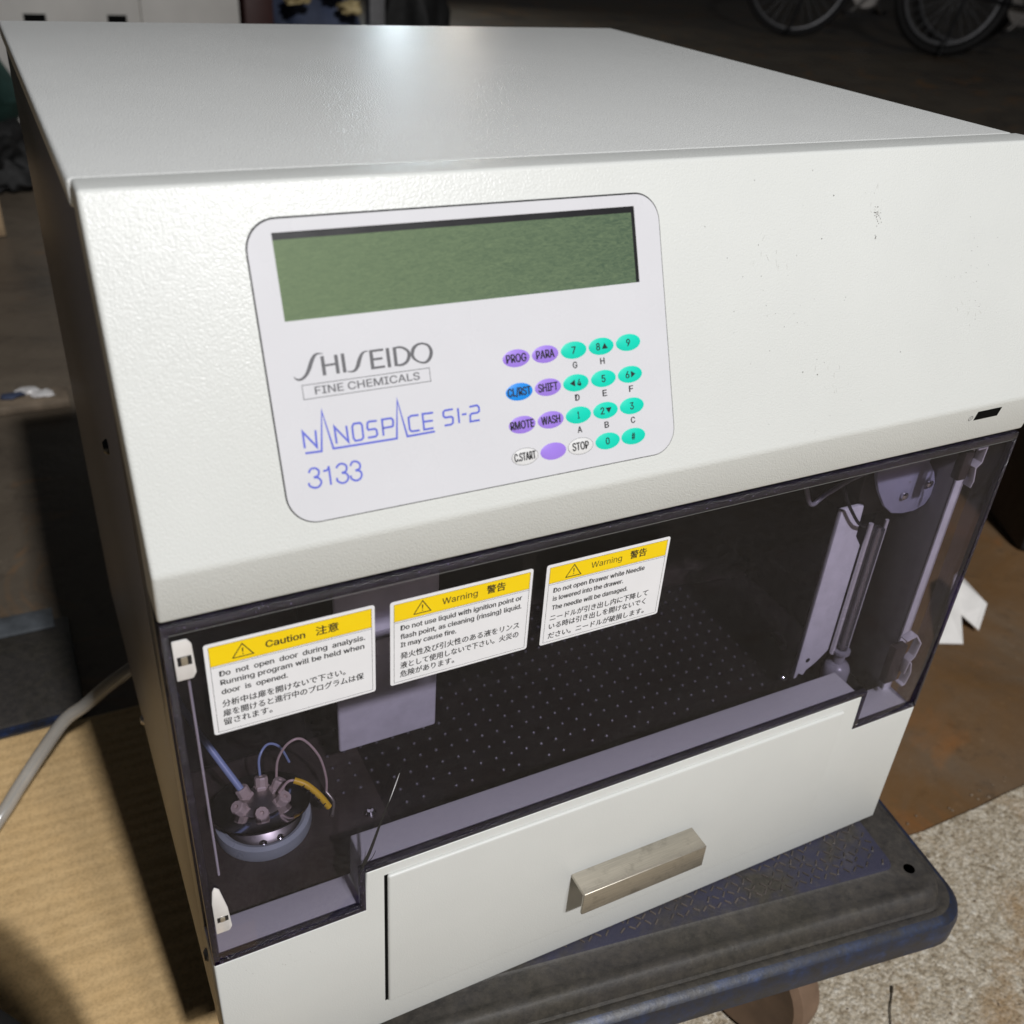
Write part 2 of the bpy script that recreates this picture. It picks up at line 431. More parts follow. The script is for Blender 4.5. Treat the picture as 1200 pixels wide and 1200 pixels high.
def strokes(name, lines, w, fr, h, mat, parent):
    bm = bmesh.new()
    for k, ln in enumerate(lines):
        L, R = ribbon(ln, w); hh = h+k*.0015
        a = [bm.verts.new(fr.p(p.x, p.y, hh)) for p in L]; b = [bm.verts.new(fr.p(p.x, p.y, hh)) for p in R]
        for i in range(len(a)-1): bm.faces.new((a[i], a[i+1], b[i+1], b[i]))
    return mesh_obj(name, bm, mat, parent)
def sm2(pts, n=6):
    P = [Vector(p if len(p) == 3 else (p[0], p[1], 0)) for p in pts]
    return [tuple(q)[:len(pts[0])] for q in spline(P, n)]

# ================================================================ GROUND
bm = bmesh.new()
for x, y in ((-14, -6), (20, -6), (20, 22), (-14, 22)): bm.verts.new((x, y, -.174))
bm.faces.new(bm.verts[:])
o = mesh_obj('floor', bm, M['floor']); o['kind'] = 'structure'
# exposed-aggregate apron on the near side, ragged broken edge
bm = bmesh.new(); top = []; N = 220
for i in range(N+1):
    x = -3+ i/N*7.5
    y = .066+.006*noise.noise(Vector((x*9, 3.1, 0)))+.003*noise.noise(Vector((x*60, 1.1, 0)))-.04*(x-.6)*.5
    top.append((x, y))
a = [bm.verts.new((x, y, -.1715)) for x, y in top]; b = [bm.verts.new((x, y+.003, -.180)) for x, y in top]
c_ = [bm.verts.new((x, -4, -.1715)) for x, y in top]
for i in range(N):
    bm.faces.new((a[i], a[i+1], b[i+1], b[i])); bm.faces.new((a[i], a[i+1], c_[i+1], c_[i]))
o = mesh_obj('concrete_apron', bm, M['concrete']); o['kind'] = 'structure'
# loose grit on the apron and along the joint
bm = bmesh.new(); rnd = random.Random(3)
for i in range(900):
    if i < 760: x = rnd.uniform(.38, 1.2); y = rnd.uniform(-.5, .06)
    else: x = rnd.uniform(.4, 1.3); y = .072-.02*(x-.6)+rnd.gauss(0, .008)
    r = rnd.uniform(.0006, .0017)
    z = -.1712 if y < .06 else -.1735
    m = Matrix.Translation((x, y, z)) @ Matrix.Rotation(rnd.random()*6, 4, Vector((rnd.random(), rnd.random(), 1))) @ Matrix.Diagonal((r, r*rnd.uniform(.6, 1), r*.6, 1))
    bmesh.ops.create_icosphere(bm, subdivisions=1, radius=1, matrix=m)
o = mesh_obj('loose_grit', bm, simple('grit', (.26, .20, .14, 1), .8, var=.5, nscale=70)); o['kind'] = 'stuff'
o['label'] = 'fine pale grit scattered over the rough concrete'; o['category'] = 'grit'

# ================================================================ AUTOSAMPLER
A = empty('laboratory_autosampler', 'off-white laboratory instrument with green display, keypad and smoked door, standing on the trolley', 'lab instrument')
W = 400
# lid
prism('lid', Frame((0, 0, 0), (0, 1, 0), (0, 0, 1), (1, 0, 0)), [(55.2, 390), (409.8, 390), (409.8, 399.0), (55.2, 399.0)], -1.0, 400.8, M['paint_lid'], A, 1.6, 3)
YZ = Frame((0, 0, 0), (0, 1, 0), (0, 0, 1), (1, 0, 0))
# console (slanted bezel)
bm = bmesh.new()
prof = [(37.3, 400.1), (-4.8, 295.36), (-0.4, 274.6), (20, 274.6), (20, 300), (54.2, 384), (54.2, 399.4)]
a = [bm.verts.new(YZ.p(y, z, 0)) for y, z in prof]; b = [bm.verts.new(YZ.p(y, z, W)) for y, z in prof]
bm.faces.new(a); bm.faces.new(b)
for i in range(len(prof)): bm.faces.new((a[i], a[(i+1) % len(prof)], b[(i+1) % len(prof)], b[i]))
bmesh.ops.recalc_face_normals(bm, faces=bm.faces[:]); bevel(bm, .0014, 4, 8)
console = mesh_obj('console', bm, M['paint'], A, True)
# switch slot + symbol on the under-slope
CH = Frame(P0, (1, 0, 0), P0-Vector((0, -.0004, .2746)), (0, -1, -.21))
box('switch_slot', CH, 358.0, 373.6, -8.0, -3.0, -.6, .06, M['seam'], A)
strokes('power_mark', [[(355.2+1.25*math.cos(a*.314), -6.3+1.25*math.sin(a*.314)) for a in range(21)], [(355.2, -7.0), (355.2, -5.6)]], .24, CH, .08, M['text_grey'], A)

# side walls and chassis
box('side_panel', YZ, 42, 409, 1, 389.5, 0.4, 2.4, M['paint_side_shaded'], A, .5)
box('side_panel', YZ, 20, 409, 1, 389.5, 397.6, 399.6, M['paint_side_shaded'], A, .5)
prism('front_strip', YZ, [(20.5, 1), (40.8, 1), (40.8, 388), (38, 388), (20.5, 338)], .3, 2.2, M['paint_side_shaded'], A, .4)
box('frame_side', YZ, 3.2, 19.5, 1, 92, .4, 2.2, M['paint_side_shaded'], A, .3)
box('back_panel', WD, 2.5, 397.5, 406, 408, 1, 389.5, M['interior'], A)
box('bottom_panel', WD, 2.5, 397.5, 23, 406, 2, 4, M['interior'], A)
prism('seam_filler', YZ, [(24, 1), (42.5, 1), (42.5, 386), (40, 386), (24, 345)], 1.4, 1.9, M['seam'], A)
# screws on the left side
for y, z in ((106, 284), (30, 60), (250, 8)):
    lathe('screw', [(0, -.0022), (.0022, -.002), (.0032, -.0008), (.0034, .0004), (.0034, .001)], (.0006, y*.001, z*.001), (1, 0, 0), M['black_gloss'] if z > 250 else M['steel'], A, 16)
# interior
ZF = 85
box('interior_floor', WD, 2.6, 397.4, 22.5, 300, ZF-3, ZF, M['interior'], A)
box('interior_wall', WD, 2.6, 397.4, 250, 252, ZF, 390, M['interior'], A)
box('interior_wall', WD, 2.6, 74, 118, 250, ZF, 270, M['interior'], A, 2)
box('interior_ceiling', WD, 2.6, 397.4, 30, 250, 285, 287, M['interior'], A)
box('valve_base', WD, 3, 96, 24, 117, ZF+.05, ZF+.4, M['base_brown'], A)
prism('arm_plate', WD, [(75, 205), (395, 150), (395, 249), (75, 249)], ZF+.4, ZF+14, M['interior_brown'], A, 1.5)
bm = bmesh.new(); ico = []
for i in range(36):
    for j in range(16):
        x = 80+9.1*i; y = 38.5+9.0*j
        if x > 350 or y < 50+6*((i*7) % 3) or (x < 104 and y < 72): continue
        bmesh.ops.create_icosphere(bm, subdivisions=1, radius=.00115, matrix=Matrix.Translation((x*.001, y*.001, ZF*.001+.0002)))
o = mesh_obj('tray_dimples', bm, M['dimple'], A, True); o['kind'] = 'stuff'
# right inner wall face + flange
box('door_post', WD, 393.0, 398.6, 19.5, 60, ZF, 274, M['grey_dark'], A, .8)
box('post_flange', WD, 392.5, 398.8, 18.0, 19.4, ZF, 274, M['grey_plate'], A, .4)
# hanging needle block
box('hanging_plate', Frame((0, .080, 0), (1, 0, 0), (0, 0, 1), (0, -1, 0)), 80.5, 132.5, 107.8, 250, -3, 0, M['grey_plate'], A, 2.5, 3)
box('guide_rail', Frame((0, .078, 0), (1, 0, 0), (0, 0, 1), (0, -1, 0)), 60, 132, 174.5, 184.5, 2, 9, M['grey_plate'], A, 1.5)
# right-hand syringe unit
V4 = Frame((0, .040, 0), (1, 0, 0), (0, 0, 1), (0, -1, 0))
prism('syringe_plate', V4, [(341.0, 101), (343, 101), (344, 104), (348, 101.5), (349.5, 105), (356.0, 109), (363.0, 116), (363.0, 190), (358.0, 197), (357.0, 217), (341.3, 217)], -3, 0, M['grey_plate'], A, .7)
flat('mounting_hole', V4, [ell(348.3, 113, 1.6, 1.6, 16)], .06, M['black_gloss'], A)
prism('bracket', Frame((0, .030, 0), (1, 0, 0), (0, 0, 1), (0, -1, 0)), [(343, 262), (348, 240), (352, 232), (360, 221), (367, 215.5), (375, 213.5), (384, 213.2), (391, 215.5), (393.6, 221), (393.4, 229), (390, 236), (384, 243), (384, 262)], -2.5, 0, M['bracket'], A, .8)
box('pump_block', WD, 356, 380, 44, 70, 206, 262, M['interior_brown'], A, 1.5)
for x, z in ((371, 226), (387.5, 230)):
    lathe('screw', [(.0022, 0), (.0022, .0012), (.0012, .0018), (0, .0018)], (x*.001, .0295, z*.001), (0, -1, 0), M['chrome'], A, 16)
syr = lathe('syringe_barrel', [(.0030, 0), (.0030, .088), (.0022, .088)], (.3690, .036, .114), (0, 0, 1), M['glass_clear'], A, 20)
lathe('plunger', [(.0011, 0), (.0011, .090)], (.3690, .036, .113), (0, 0, 1), M['steel'], syr, 10)
tube('piston_rod', [(.3755, .038, .115), (.3755, .038, .205)], .0011, M['clip'], A, 1, 10)
tube('piston_rod', [(.3640, .038, .115), (.3640, .038, .205)], .0014, M['clip'], A, 1, 10)
lathe('syringe_hub', [(.0075, 0), (.0080, .002), (.0080, .010), (.0065, .013), (.0035, .0145), (.0032, .021), (.0052, .0215), (.0052, .0235), (.003, .024)], (.3690, .036, .0945), (0, 0, 1), M['translucent'], A, 24)
tube('sample_tube', [(.305, .045, .262), (.312, .040, .236), (.318, .040, .226), (.326, .04, .23), (.340, .036, .240), (.356, .033, .243), (.374, .031, .233)], .0012, M['translucent'], A)
tube('sample_tube', [(.336, .040, .236), (.339, .037, .226), (.345, .036, .217), (.352, .036, .209), (.358, .036, .206)], .0009, M['black_gloss'], A)
lathe('floor_screw', [(.0024, 0), (.0024, .0012), (.001, .0022), (0, .0022)], (.3385, .046, .0985), (0, -.6, 1), M['chrome'], A, 14)
tube('blue_fitting', [(.372, .090, .0865), (.366, .080, .0925), (.360, .070, .0955)], .0022, M['grey_dark'], A, 4)
lathe('floor_screw', [(.0030, 0), (.0030, .0010), (.0016, .0024), (0, .0026)], (.0881, .0571, .0851), (0, 0, 1), M['chrome'], A, 18)
# base front with stepped upper edge; opening for drawer left as dark gap
base_pts = [(0, 0), (400, 0), (400, 93.0), (351.8, 93.0), (351.0, 118.2), (66.6, 118.2), (65.8, 93.0), (0, 93.0)]
prism('base_front', Frame((0, .0, 0), (1, 0, 0), (0, 0, 1), (0, -1, 0)), base_pts, -22, 0, M['paint_low'], A, .9, 3)
# drawer
box('drawer_gap', FR, 74.6, 110, 18.8, 112.6, -.5, .06, M['seam'], A)
D = box('drawer', FR, 75.9, 338.8, 19.2, 112.9, -.5, 1.9, M['paint_low'], A, 1.8, 4)
# handle: bent plate, L-profile
bm = bmesh.new()
hp = [(-1.5, 64.0), (-15.2, 64.0), (-15.2, 48.6), (-13.4, 48.6), (-13.4, 62.0), (-1.5, 62.0)]
a = [bm.verts.new(YZ.p(y, z, 172.6)) for y, z in hp]; b = [bm.verts.new(YZ.p(y, z, 246.6)) for y, z in hp]
bm.faces.new(a); bm.faces.new(b)
for i in range(6): bm.faces.new((a[i], a[(i+1) % 6], b[(i+1) % 6], b[i]))
bmesh.ops.recalc_face_normals(bm, faces=bm.faces[:]); bevel(bm, .0006, 3)
H = mesh_obj('handle', bm, M['handle'], D, True)

# ---------------- door
door_pts = [(.2, 94.0), (64.6, 94.0), (65.4, 119.4), (352.2, 119.4), (353.0, 94.0), (399.8, 94.0), (399.8, 272.6), (.2, 272.6)]
door = prism('door', FR, door_pts, -3, 0, M['acrylic'], A, .3, 2)
box('door_return', YZ, 3.05, 12, 94, 272.6, .2, 3.2, M['acrylic'], door)
box('door_return', YZ, 3.05, 12, 94, 272.6, 396.8, 399.8, M['acrylic'], door)
box('door_return', WD, 3.3, 396.7, 3.05, 16, 269.6, 272.6, M['acrylic_edge'], door)
def edge(x0, x1, z0, z1): return box('door_edge', FR, x0, x1, z0, z1, -2.9, .25, M['acrylic_edge'], door, .15)
edge(.3, 399.7, 269.4, 272.8)
edge(.1, 2.6, 94, 269.3); edge(398.0, 399.9, 94, 269.3)
edge(.4, 63.6, 93.6, 96.2); edge(66.2, 351.4, 118.8, 121.2); edge(353.8, 399.6, 93.6, 95.6)
edge(63.7, 66.1, 93.6, 121.2); edge(351.5, 353.7, 93.6, 121.2)
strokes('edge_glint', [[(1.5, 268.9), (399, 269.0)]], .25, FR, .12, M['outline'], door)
# crack in the corner
ck = sm2([(65.4, 124.5, 2.2), (68.5, 132, 1.7), (73.5, 148, 1.1), (78.5, 163, .55), (82.3, 175.5, .12)])
strokes('crack', [ck, sm2([(65.5, 124.6, .9), (63.5, 118, .6), (63, 112, .2)]), sm2([(65.5, 124.6, .9), (68.8, 126.5, .5), (71, 131, .2)])], 1, FR, .06, M['black_gloss'], door)
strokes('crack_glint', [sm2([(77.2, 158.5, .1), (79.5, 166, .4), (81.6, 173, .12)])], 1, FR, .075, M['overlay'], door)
# left clips behind the glass
IN = Frame((0, -.0030, 0), (1, 0, 0), (0, 0, 1), (0, -1, 0))
def clip(parent, pts, win):
    o = prism('hinge_clip', IN, pts, -2.7, -1.9, M['clip'], parent, .5)
    x0, x1, z0, z1 = win
    box('clip_slot', IN, x0, x1, z0, z1, -2.2, -1.85, M['black_gloss'], o); box('clip_roller', IN, x0+1.1, x1-1.3, z0+.2, z1-.2, -2.0, -1.5, M['handle'], o, .2)
clip(A, [(3.0, 250.2), (8.4, 250.2), (9.6, 252.5), (9.2, 264.8), (7.8, 267), (3.0, 267)], (4.0, 8.6, 256.5, 260.3))
clip(A, [(2.8, 114.6), (8.2, 114.6), (9.4, 117), (8.6, 129), (6.4, 141), (4.6, 143), (3.6, 141), (2.8, 134)], (3.9, 8.3, 121.5, 124.5))
tube('hinge_rod', [(.0078, .006, .141), (.0074, .006, .252)], .0005, M['clip'], A, 1, 8)
# right clips: bent metal straps
IN = Frame((0, .0035, 0), (1, 0, 0), (0, 0, 1), (0, -1, 0))
def strap(pts, th=.9, dep=5):
    L, R = ribbon(pts, th); poly = [(p.x, p.y) for p in L]+[(p.x, p.y) for p in reversed(R)]
    return prism('hinge_strap', IN, poly, -dep, 0, M['clip'], A, .15)
strap([(379.5, 264.8), (385.8, 265.0), (385.6, 256.5), (382.6, 254.0), (384.5, 246.0), (383.6, 242.5)])
strap([(377.5, 146.0), (384.5, 147.6), (390.2, 140.5), (389.0, 131.5), (386.2, 128.5), (385.0, 120)], 1.0)
strap([(388.0, 127), (390.4, 119), (389.0, 111.0), (386.5, 110.5)], .9)
box('hinge_block', IN, 375.2, 384.5, 113, 139, -8, -3, M['interior_brown'], A, .8)
box('hinge_block', IN, 376.2, 382.5, 246, 262, -8, -3, M['interior_brown'], A, .8)

# ---------------- injection valve behind the door
vx, vy = .0385, .0715; vs = .87
fits_ = [(-.0080, -.0012), (-.0050, .0056), (.0020, .0078), (.0074, .0042), (.0070, -.0030), (-.0014, -.0068)]
def sc(p): return [(r*vs, z*.8) for r, z in p]
ring = lathe('valve_ring', sc([(.0235, 0), (.0262, 0), (.0268, .003), (.0262, .0085), (.0240, .0100), (.0222, .0092), (.0212, .0070), (.0212, .003), (.0235, .002)]), (vx, vy, ZF*.001+.0005), (0, 0, 1), M['frost'], A, 48)
hub = lathe('valve_body', sc([(.0210, 0), (.0210, .005), (.0190, .0085), (.0150, .0125), (.0125, .0150), (.0125, .0185), (.0110, .0195), (0, .0195)]), (vx, vy, ZF*.001+.0006), (0, 0, 1), M['steel'], A, 40)
lathe('valve_rim', [(.0232, 0), (.0240, .0002), (.0240, .0010), (.0232, .0012)], (vx, vy+.002, ZF*.001+.0125), (0, .22, 1), M['chrome'], A, 40)
for dx, dy in fits_:
    d = Vector((dx*.8, dy*.8, .011)).normalized(); o_ = Vector((vx+dx, vy+dy, .0975))
    f = mesh_obj('fitting', lathe_bm([(.0024, -.003), (.0024, .001), (.0033, .0012), (.0034, .0075), (.0030, .0084), (.0011, .0084), (.0010, .0066), (0, .0066)], o_, d, 9), M['peek'], hub)
    mesh_obj('collar', lathe_bm([(.0038, .0008), (.0040, .0014), (.0040, .0034), (.0038, .0040)], o_, d, 6), M['peek'], f)
for px, py in ((-.004, -.0165), (.004, -.0160), (.0145, -.004)):
    mesh_obj('valve_screw', lathe_bm([(.0018, 0), (.0018, .0016), (.001, .0022), (0, .0023)], (vx+px, vy+py, .0905), (px*12, py*12, 1), 14), M['chrome'], hub, True)
tube('inlet_tube', [(.0300, .0735, .1110), (.0225, .0855, .124), (.0150, .098, .138), (.008, .110, .156)], .0017, M['tube_blue'], A)
tube('sample_tube', [(.0408, .0815, .108), (.0418, .084, .117), (.047, .088, .120), (.053, .089, .115), (.057, .089, .103)], .00065, M['tube_blue'], A)
tube('sample_tube', [(.0478, .0775, .108), (.0495, .0785, .118), (.055, .079, .126), (.062, .079, .126), (.0690, .077, .114), (.0715, .075, .100), (.071, .074, .090)], .00065, M['tube_pink'], A)
tube('sample_tube', [(.0465, .0680, .107), (.051, .068, .1125), (.0545, .0675, .1125)], .00065, M['tube_pink'], A)
sl_ = tube('marker_sleeve', [(.0540, .0675, .1127), (.0590, .0645, .1105), (.0640, .0605, .1050), (.0675, .0575, .0985)], .0016, M['sleeve'], A)
for k in range(5):
    q = Vector((.0575, .0650, .1108)).lerp(Vector((.0665, .0577, .0998)), k/4.6)
    mesh_obj('sleeve_mark', lathe_bm([(.0017, 0), (.0017, .0006)], q, (.55, -.42, -.62), 12), M['text_black'], sl_)
tube('drain_tube', [(.071, .074, .0905), (.073, .069, .0875), (.070, .062, .0862)], .0009, M['handle'], A)

# ---------------- control panel
box('panel_recess', SL, 60, 180, 20, 60, -1, -.2, M['seam'], A)
flat('panel_shadow_gap', SL, [rrect(43.6, 192.1, 7.4, 102.2, 10)], .05, M['seam'], A)
# film with window: build as ring around the LCD window
bm = bmesh.new(); outer = rrect(44.0, 191.5, 7.8, 101.6, 9.6, 12); wx0, wx1, wy0, wy1 = 51.9, 181.3, 71.2, 97.6
def sq(p):
    cx, cy = (wx0+wx1)/2, (wy0+wy1)/2
    x, y = p[0], p[1]
    # project to window rectangle along direction towards centre
    dx, dy = x-cx, y-cy
    k = min((wx1-cx)/abs(dx) if dx else 9e9, (wy1-cy)/abs(dy) if dy else 9e9)
    return (cx+dx*k, cy+dy*k)
# film strips (exact, planar)
def film(name, h0, h1):
    bm = bmesh.new()
    loop = outer
    va = [bm.verts.new(SL.p(x, y, h1)) for x, y in loop]; vb = [bm.verts.new(SL.p(x, y, h0)) for x, y in loop]
    win = [(wx0, wy0), (wx1, wy0), (wx1, wy1), (wx0, wy1)]
    wa = [bm.verts.new(SL.p(x, y, h1)) for x, y in win]; wb = [bm.verts.new(SL.p(x, y, h0)) for x, y in win]
    n = len(loop)
    for i in range(n): bm.faces.new((va[i], va[(i+1) % n], vb[(i+1) % n], vb[i]))
    for i in range(4): bm.faces.new((wa[i], wa[(i+1) % 4], wb[(i+1) % 4], wb[i]))
    es = [bm.edges.get((va[i], va[(i+1) % n])) for i in range(n)] + [bm.edges.get((wa[i], wa[(i+1) % 4])) for i in range(4)]
    bmesh.ops.triangle_fill(bm, use_beauty=True, use_dissolve=False, edges=es)
    return mesh_obj(name, bm, M['overlay'], A)
CP = film('control_panel', .06, .62)
box('display_frame', SL, wx0-.3, wx1+.3, wy0-.3, wy1+.3, .02, .10, M['black_gloss'], A)
bm = bmesh.new(); q = [(wx0, wy0), (wx1-1.1, wy0), (wx1-1.1, wy1-2.1), (wx0, wy1-2.1)]
LF = Frame(SL.p(wx0, wy0, .16), (1, 0, 0), UP, NN)
disp = bpy.data.objects.new('display', bpy.data.meshes.new('display'))
w_, h_ = (wx1-1.1-wx0)*.001, (wy1-2.1-wy0)*.001
disp.data.from_pydata([(0, 0, 0), (w_, 0, 0), (w_, 0, h_), (0, 0, h_)], [], [(0, 1, 2, 3)]); disp.data.materials.append(M['lcd'])
mm = Matrix.Identity(4)
for i in range(3): mm[i][0] = (1, 0, 0)[i]; mm[i][1] = -NN[i]; mm[i][2] = UP[i]
mm.translation = SL.p(wx0, wy0, .14); disp.matrix_world = mm; link(disp, A); disp.matrix_world = mm
HP = .66
keys = [(129.0, 50.4, 'p', 'PROG'), (140.3, 50.4, 'p', 'PARA'), (151.7, 50.4, 't', '7'), (163.0, 50.4, 't', '8'), (174.4, 50.4, 't', '9'),
        (128.8, 38.9, 'b', 'CL/RST'), (140.1, 38.9, 'p', 'SHIFT'), (151.4, 38.9, 't', '4'), (162.8, 38.9, 't', '5'), (174.1, 38.9, 't', '6'),
        (128.6, 27.4, 'p', 'RMOTE'), (139.9, 27.4, 'p', 'WASH'), (151.2, 27.4, 't', '1'), (162.5, 27.4, 't', '2'), (173.8, 27.4, 't', '3'),
        (128.4, 16.2, 'w', 'C.START'), (139.7, 16.2, 'p', ''), (150.9, 16.2, 'w', 'STOP'), (162.3, 16.2, 't', '0'), (173.4, 16.2, 't', '#')]
KM = {'p': 'key_purple', 't': 'key_teal', 'b': 'key_blue', 'w': 'key_white'}
subs = {'7': 'G', '8': 'H', '4': 'D', '5': 'E', '6': 'F', '1': 'A', '2': 'B', '3': 'C'}
for x, y, k, s in keys:
    ko = prism('key', SL, ell(x, y, 5.25, 3.05), HP-.20, HP, M[KM[k]], A, .14, 2)
    if k == 'w':
        ring_ = [(x+5.15*math.cos(a*math.pi/20), y+2.95*math.sin(a*math.pi/20)) for a in range(41)]
        strokes('key_outline', [ring_], .16, SL, HP+.01, M['outline'], ko)
    items = []
    if len(s) > 1:
        w = {'PROG': 7.6, 'PARA': 7.0, 'CL/RST': 8.8, 'SHIFT': 7.6, 'RMOTE': 9.0, 'WASH': 7.4, 'C.START': 8.3, 'STOP': 6.6}[s]
        items.append((s, x-w/2, x+w/2, y-1.35, 2.8, False, .022))
    elif s:
        cx = x+{'8': -1.3, '6': -1.1, '2': -1.3, '4': 1.3}.get(s, 0)
        items.append((s, cx-.75 if s != '1' else cx-.35, cx+.75 if s != '1' else cx+.35, y-1.25, 2.5, False, .018))
    if items: lettering('key_legend', items, SL, HP+.02, M['text_black'], ko)
    tri = {'8': [(x+.2, y-1.0), (x+2.7, y-1.0), (x+1.45, y+1.1)], '2': [(x+.1, y+.9), (x+2.6, y+.9), (x+1.35, y-1.2)],
           '6': [(x+.4, y-1.25), (x+.4, y+1.25), (x+2.3, y)], '4': [(x-.4, y-1.25), (x-.4, y+1.25), (x-2.5, y)]}.get(s)
    if tri: flat('key_arrow', SL, [tri], HP+.02, M['text_black'], ko)
    if s in subs: lettering('key_letter', [(subs[s], x-.85, x+.85, y-6.3, 2.2, False, .02)], SL, HP, M['text_black'], CP)
# emblem lettering
# letter strokes in millimetres on the slanted face
GL = {'S1': [(52.0, 54.2), (53.0, 53.3), (54.4, 53.3), (56.0, 54.4), (57.2, 56.2), (58.2, 58.2), (59.3, 59.8), (60.4, 60.4), (62.2, 60.3)], 'H': [[(61.8, 59.5), (61.8, 53.5)], [(66.2, 59.4), (66.2, 53.5)], [(61.8, 56.5), (66.3, 56.6)]], 'I1': [[(68.4, 59.5), (68.4, 53.5)]], 'S2': [(69.2, 53.8), (70.4, 53.5), (71.8, 53.8), (72.9, 55.1), (73.7, 56.9), (74.7, 58.5), (75.8, 59.2), (76.9, 59.2)], 'E1': [[(77.8, 59.4), (77.7, 53.3)], [(77.6, 59.1), (82.0, 59.1)], [(77.9, 56.4), (81.4, 56.4)], [(77.7, 53.7), (81.9, 53.7)]], 'I2': [[(83.4, 59.4), (83.4, 53.2)]], 'D': [[(85.8, 59.4), (85.7, 53.3)], [(85.6, 59.1), (88.1, 59.1), (90.2, 57.7), (90.5, 56.1), (89.5, 54.3), (87.7, 53.5), (85.8, 53.6)]], 'O': [(95.5, 59.5), (97.6, 58.5), (98.3, 56.3), (97.3, 54.1), (95.5, 53.2), (93.3, 53.9), (91.7, 55.7), (92.2, 58.0), (93.7, 59.2), (95.5, 59.5)], 'N1': [[(52.0, 31.8), (52.1, 37.0), (55.9, 31.6), (56.2, 36.9)]], 'base': [[(51.9, 30.2), (57.2, 30.0), (59.1, 42.6), (61.1, 30.2), (82.6, 30.0), (84.4, 42.4), (86.3, 30.1), (96.1, 30.2)]], 'N2': [[(62.4, 31.6), (62.4, 37.0), (66.3, 31.6), (66.3, 36.8)]], 'O2': [[(68.2, 36.2), (68.1, 32.5), (68.6, 31.5), (70.7, 31.5), (71.4, 32.2), (71.5, 36.2), (70.9, 37.0), (68.9, 37.0), (68.2, 36.2)]], 'S3': [[(72.9, 31.8), (75.5, 31.8), (76.2, 32.4), (76.1, 33.8), (75.6, 34.3), (73.4, 34.3), (73.1, 34.9), (73.4, 36.6), (74.0, 36.9), (76.6, 36.8)]], 'P1': [[(78.2, 31.6), (78.4, 36.9), (81.5, 36.9), (82.1, 36.2), (81.9, 34.4), (81.3, 34.1), (78.2, 34.1)]], 'C1': [[(91.1, 36.5), (88.5, 36.6), (87.5, 36.1), (87.4, 32.2), (88.0, 31.5), (90.9, 31.4)]], 'E2': [[(96.3, 36.5), (92.5, 36.6), (92.4, 31.4), (95.8, 31.4)], [(92.5, 34.0), (95.9, 33.9)]], 'S4': [[(99.8, 31.6), (102.2, 31.6), (103.0, 32.1), (103.1, 33.7), (102.6, 34.2), (100.3, 34.2), (99.8, 34.9), (99.9, 36.1), (100.6, 36.6), (103.5, 36.6)]], 'I3': [[(105.3, 36.7), (105.2, 31.6)]], 'dash': [[(106.5, 34.3), (108.2, 34.3)]], 'two': [[(109.5, 36.5), (112.4, 36.6), (113.0, 35.9), (113.0, 34.6), (112.3, 34.1), (110.2, 34.1), (109.5, 33.7), (109.3, 31.5), (112.8, 31.5)]], 't1': [[(52.0, 23.8), (52.8, 24.9), (54.2, 25.0), (55.3, 24.0), (54.9, 22.6), (53.4, 22.1)], [(53.4, 22.1), (54.9, 21.7), (55.6, 20.3), (54.7, 19.0), (53.2, 18.8), (51.7, 19.7), (51.6, 20.7)]], 'one': [[(56.7, 23.6), (58.1, 23.8), (58.7, 24.9), (58.6, 18.8)]], 't2': [[(61.0, 23.8), (62.0, 24.8), (63.2, 24.9), (64.4, 24.0), (64.1, 22.4), (62.6, 22.0)], [(62.6, 22.0), (64.1, 21.5), (64.6, 20.2), (63.8, 19.0), (62.3, 18.7), (60.9, 19.6), (60.8, 20.7)]], 't3': [[(65.7, 23.7), (66.5, 24.8), (67.7, 24.9), (68.9, 23.9), (68.7, 22.4), (67.2, 22.0)], [(67.2, 22.0), (68.7, 21.5), (69.1, 20.2), (68.3, 19.0), (66.9, 18.7), (65.6, 19.5), (65.4, 20.6)]]}
def wd(pts, ws):
    n = len(pts); q = [(p[0], p[1], ws[min(int(i*len(ws)/n), len(ws)-1)]) for i, p in enumerate(pts)]
    return sm2(q, 5)
g = [wd(GL['S1'], (.25, .6, .8, 1.0, 1.25, 1.25, 1.0, .6, .2)), *GL['H'][:2], [p+(.7,) for p in GL['H'][2]], *GL['I1'],
     wd(GL['S2'], (.2, .5, .85, 1.25, 1.25, .9, .5, .2)), GL['E1'][0], *[[p+(.75,) for p in l] for l in GL['E1'][1:]], *GL['I2'], GL['D'][0],
     wd(GL['D'][1], (.6, .7, .9, 1.2, 1.0, .8, .6)), wd(GL['O'], (.6, .8, 1.2, 1.1, .7, .6, 1.0, 1.2, .8, .6))]
strokes('brand_lettering', g, 1.15, SL, HP, M['text_grey'], CP)
strokes('lettering_box', [[(54.1, 46.9), (96.9, 46.9), (96.9, 51.3), (54.1, 51.3), (54.1, 46.82)]], .22, SL, HP, M['text_grey'], CP)
lettering('subtitle_lettering', [('FINE CHEMICALS', 58.0, 93.2, 48.0, 2.4, False, .014)], SL, HP, M['text_grey'], CP)
L_ = [l for k in ('N1', 'base', 'N2', 'O2', 'S3', 'P1', 'C1', 'E2', 'S4', 'I3', 'dash', 'two') for l in GL[k]]
strokes('model_lettering', L_, .68, SL, HP, M['text_blue'], CP)
L_ = [sm2(l, 5) for k in ('t1', 't2', 't3') for l in GL[k]]+[sm2(GL['one'][0][:3], 4), GL['one'][0][2:]]
strokes('number_lettering', L_, .66, SL, HP, M['text_blue'], CP)

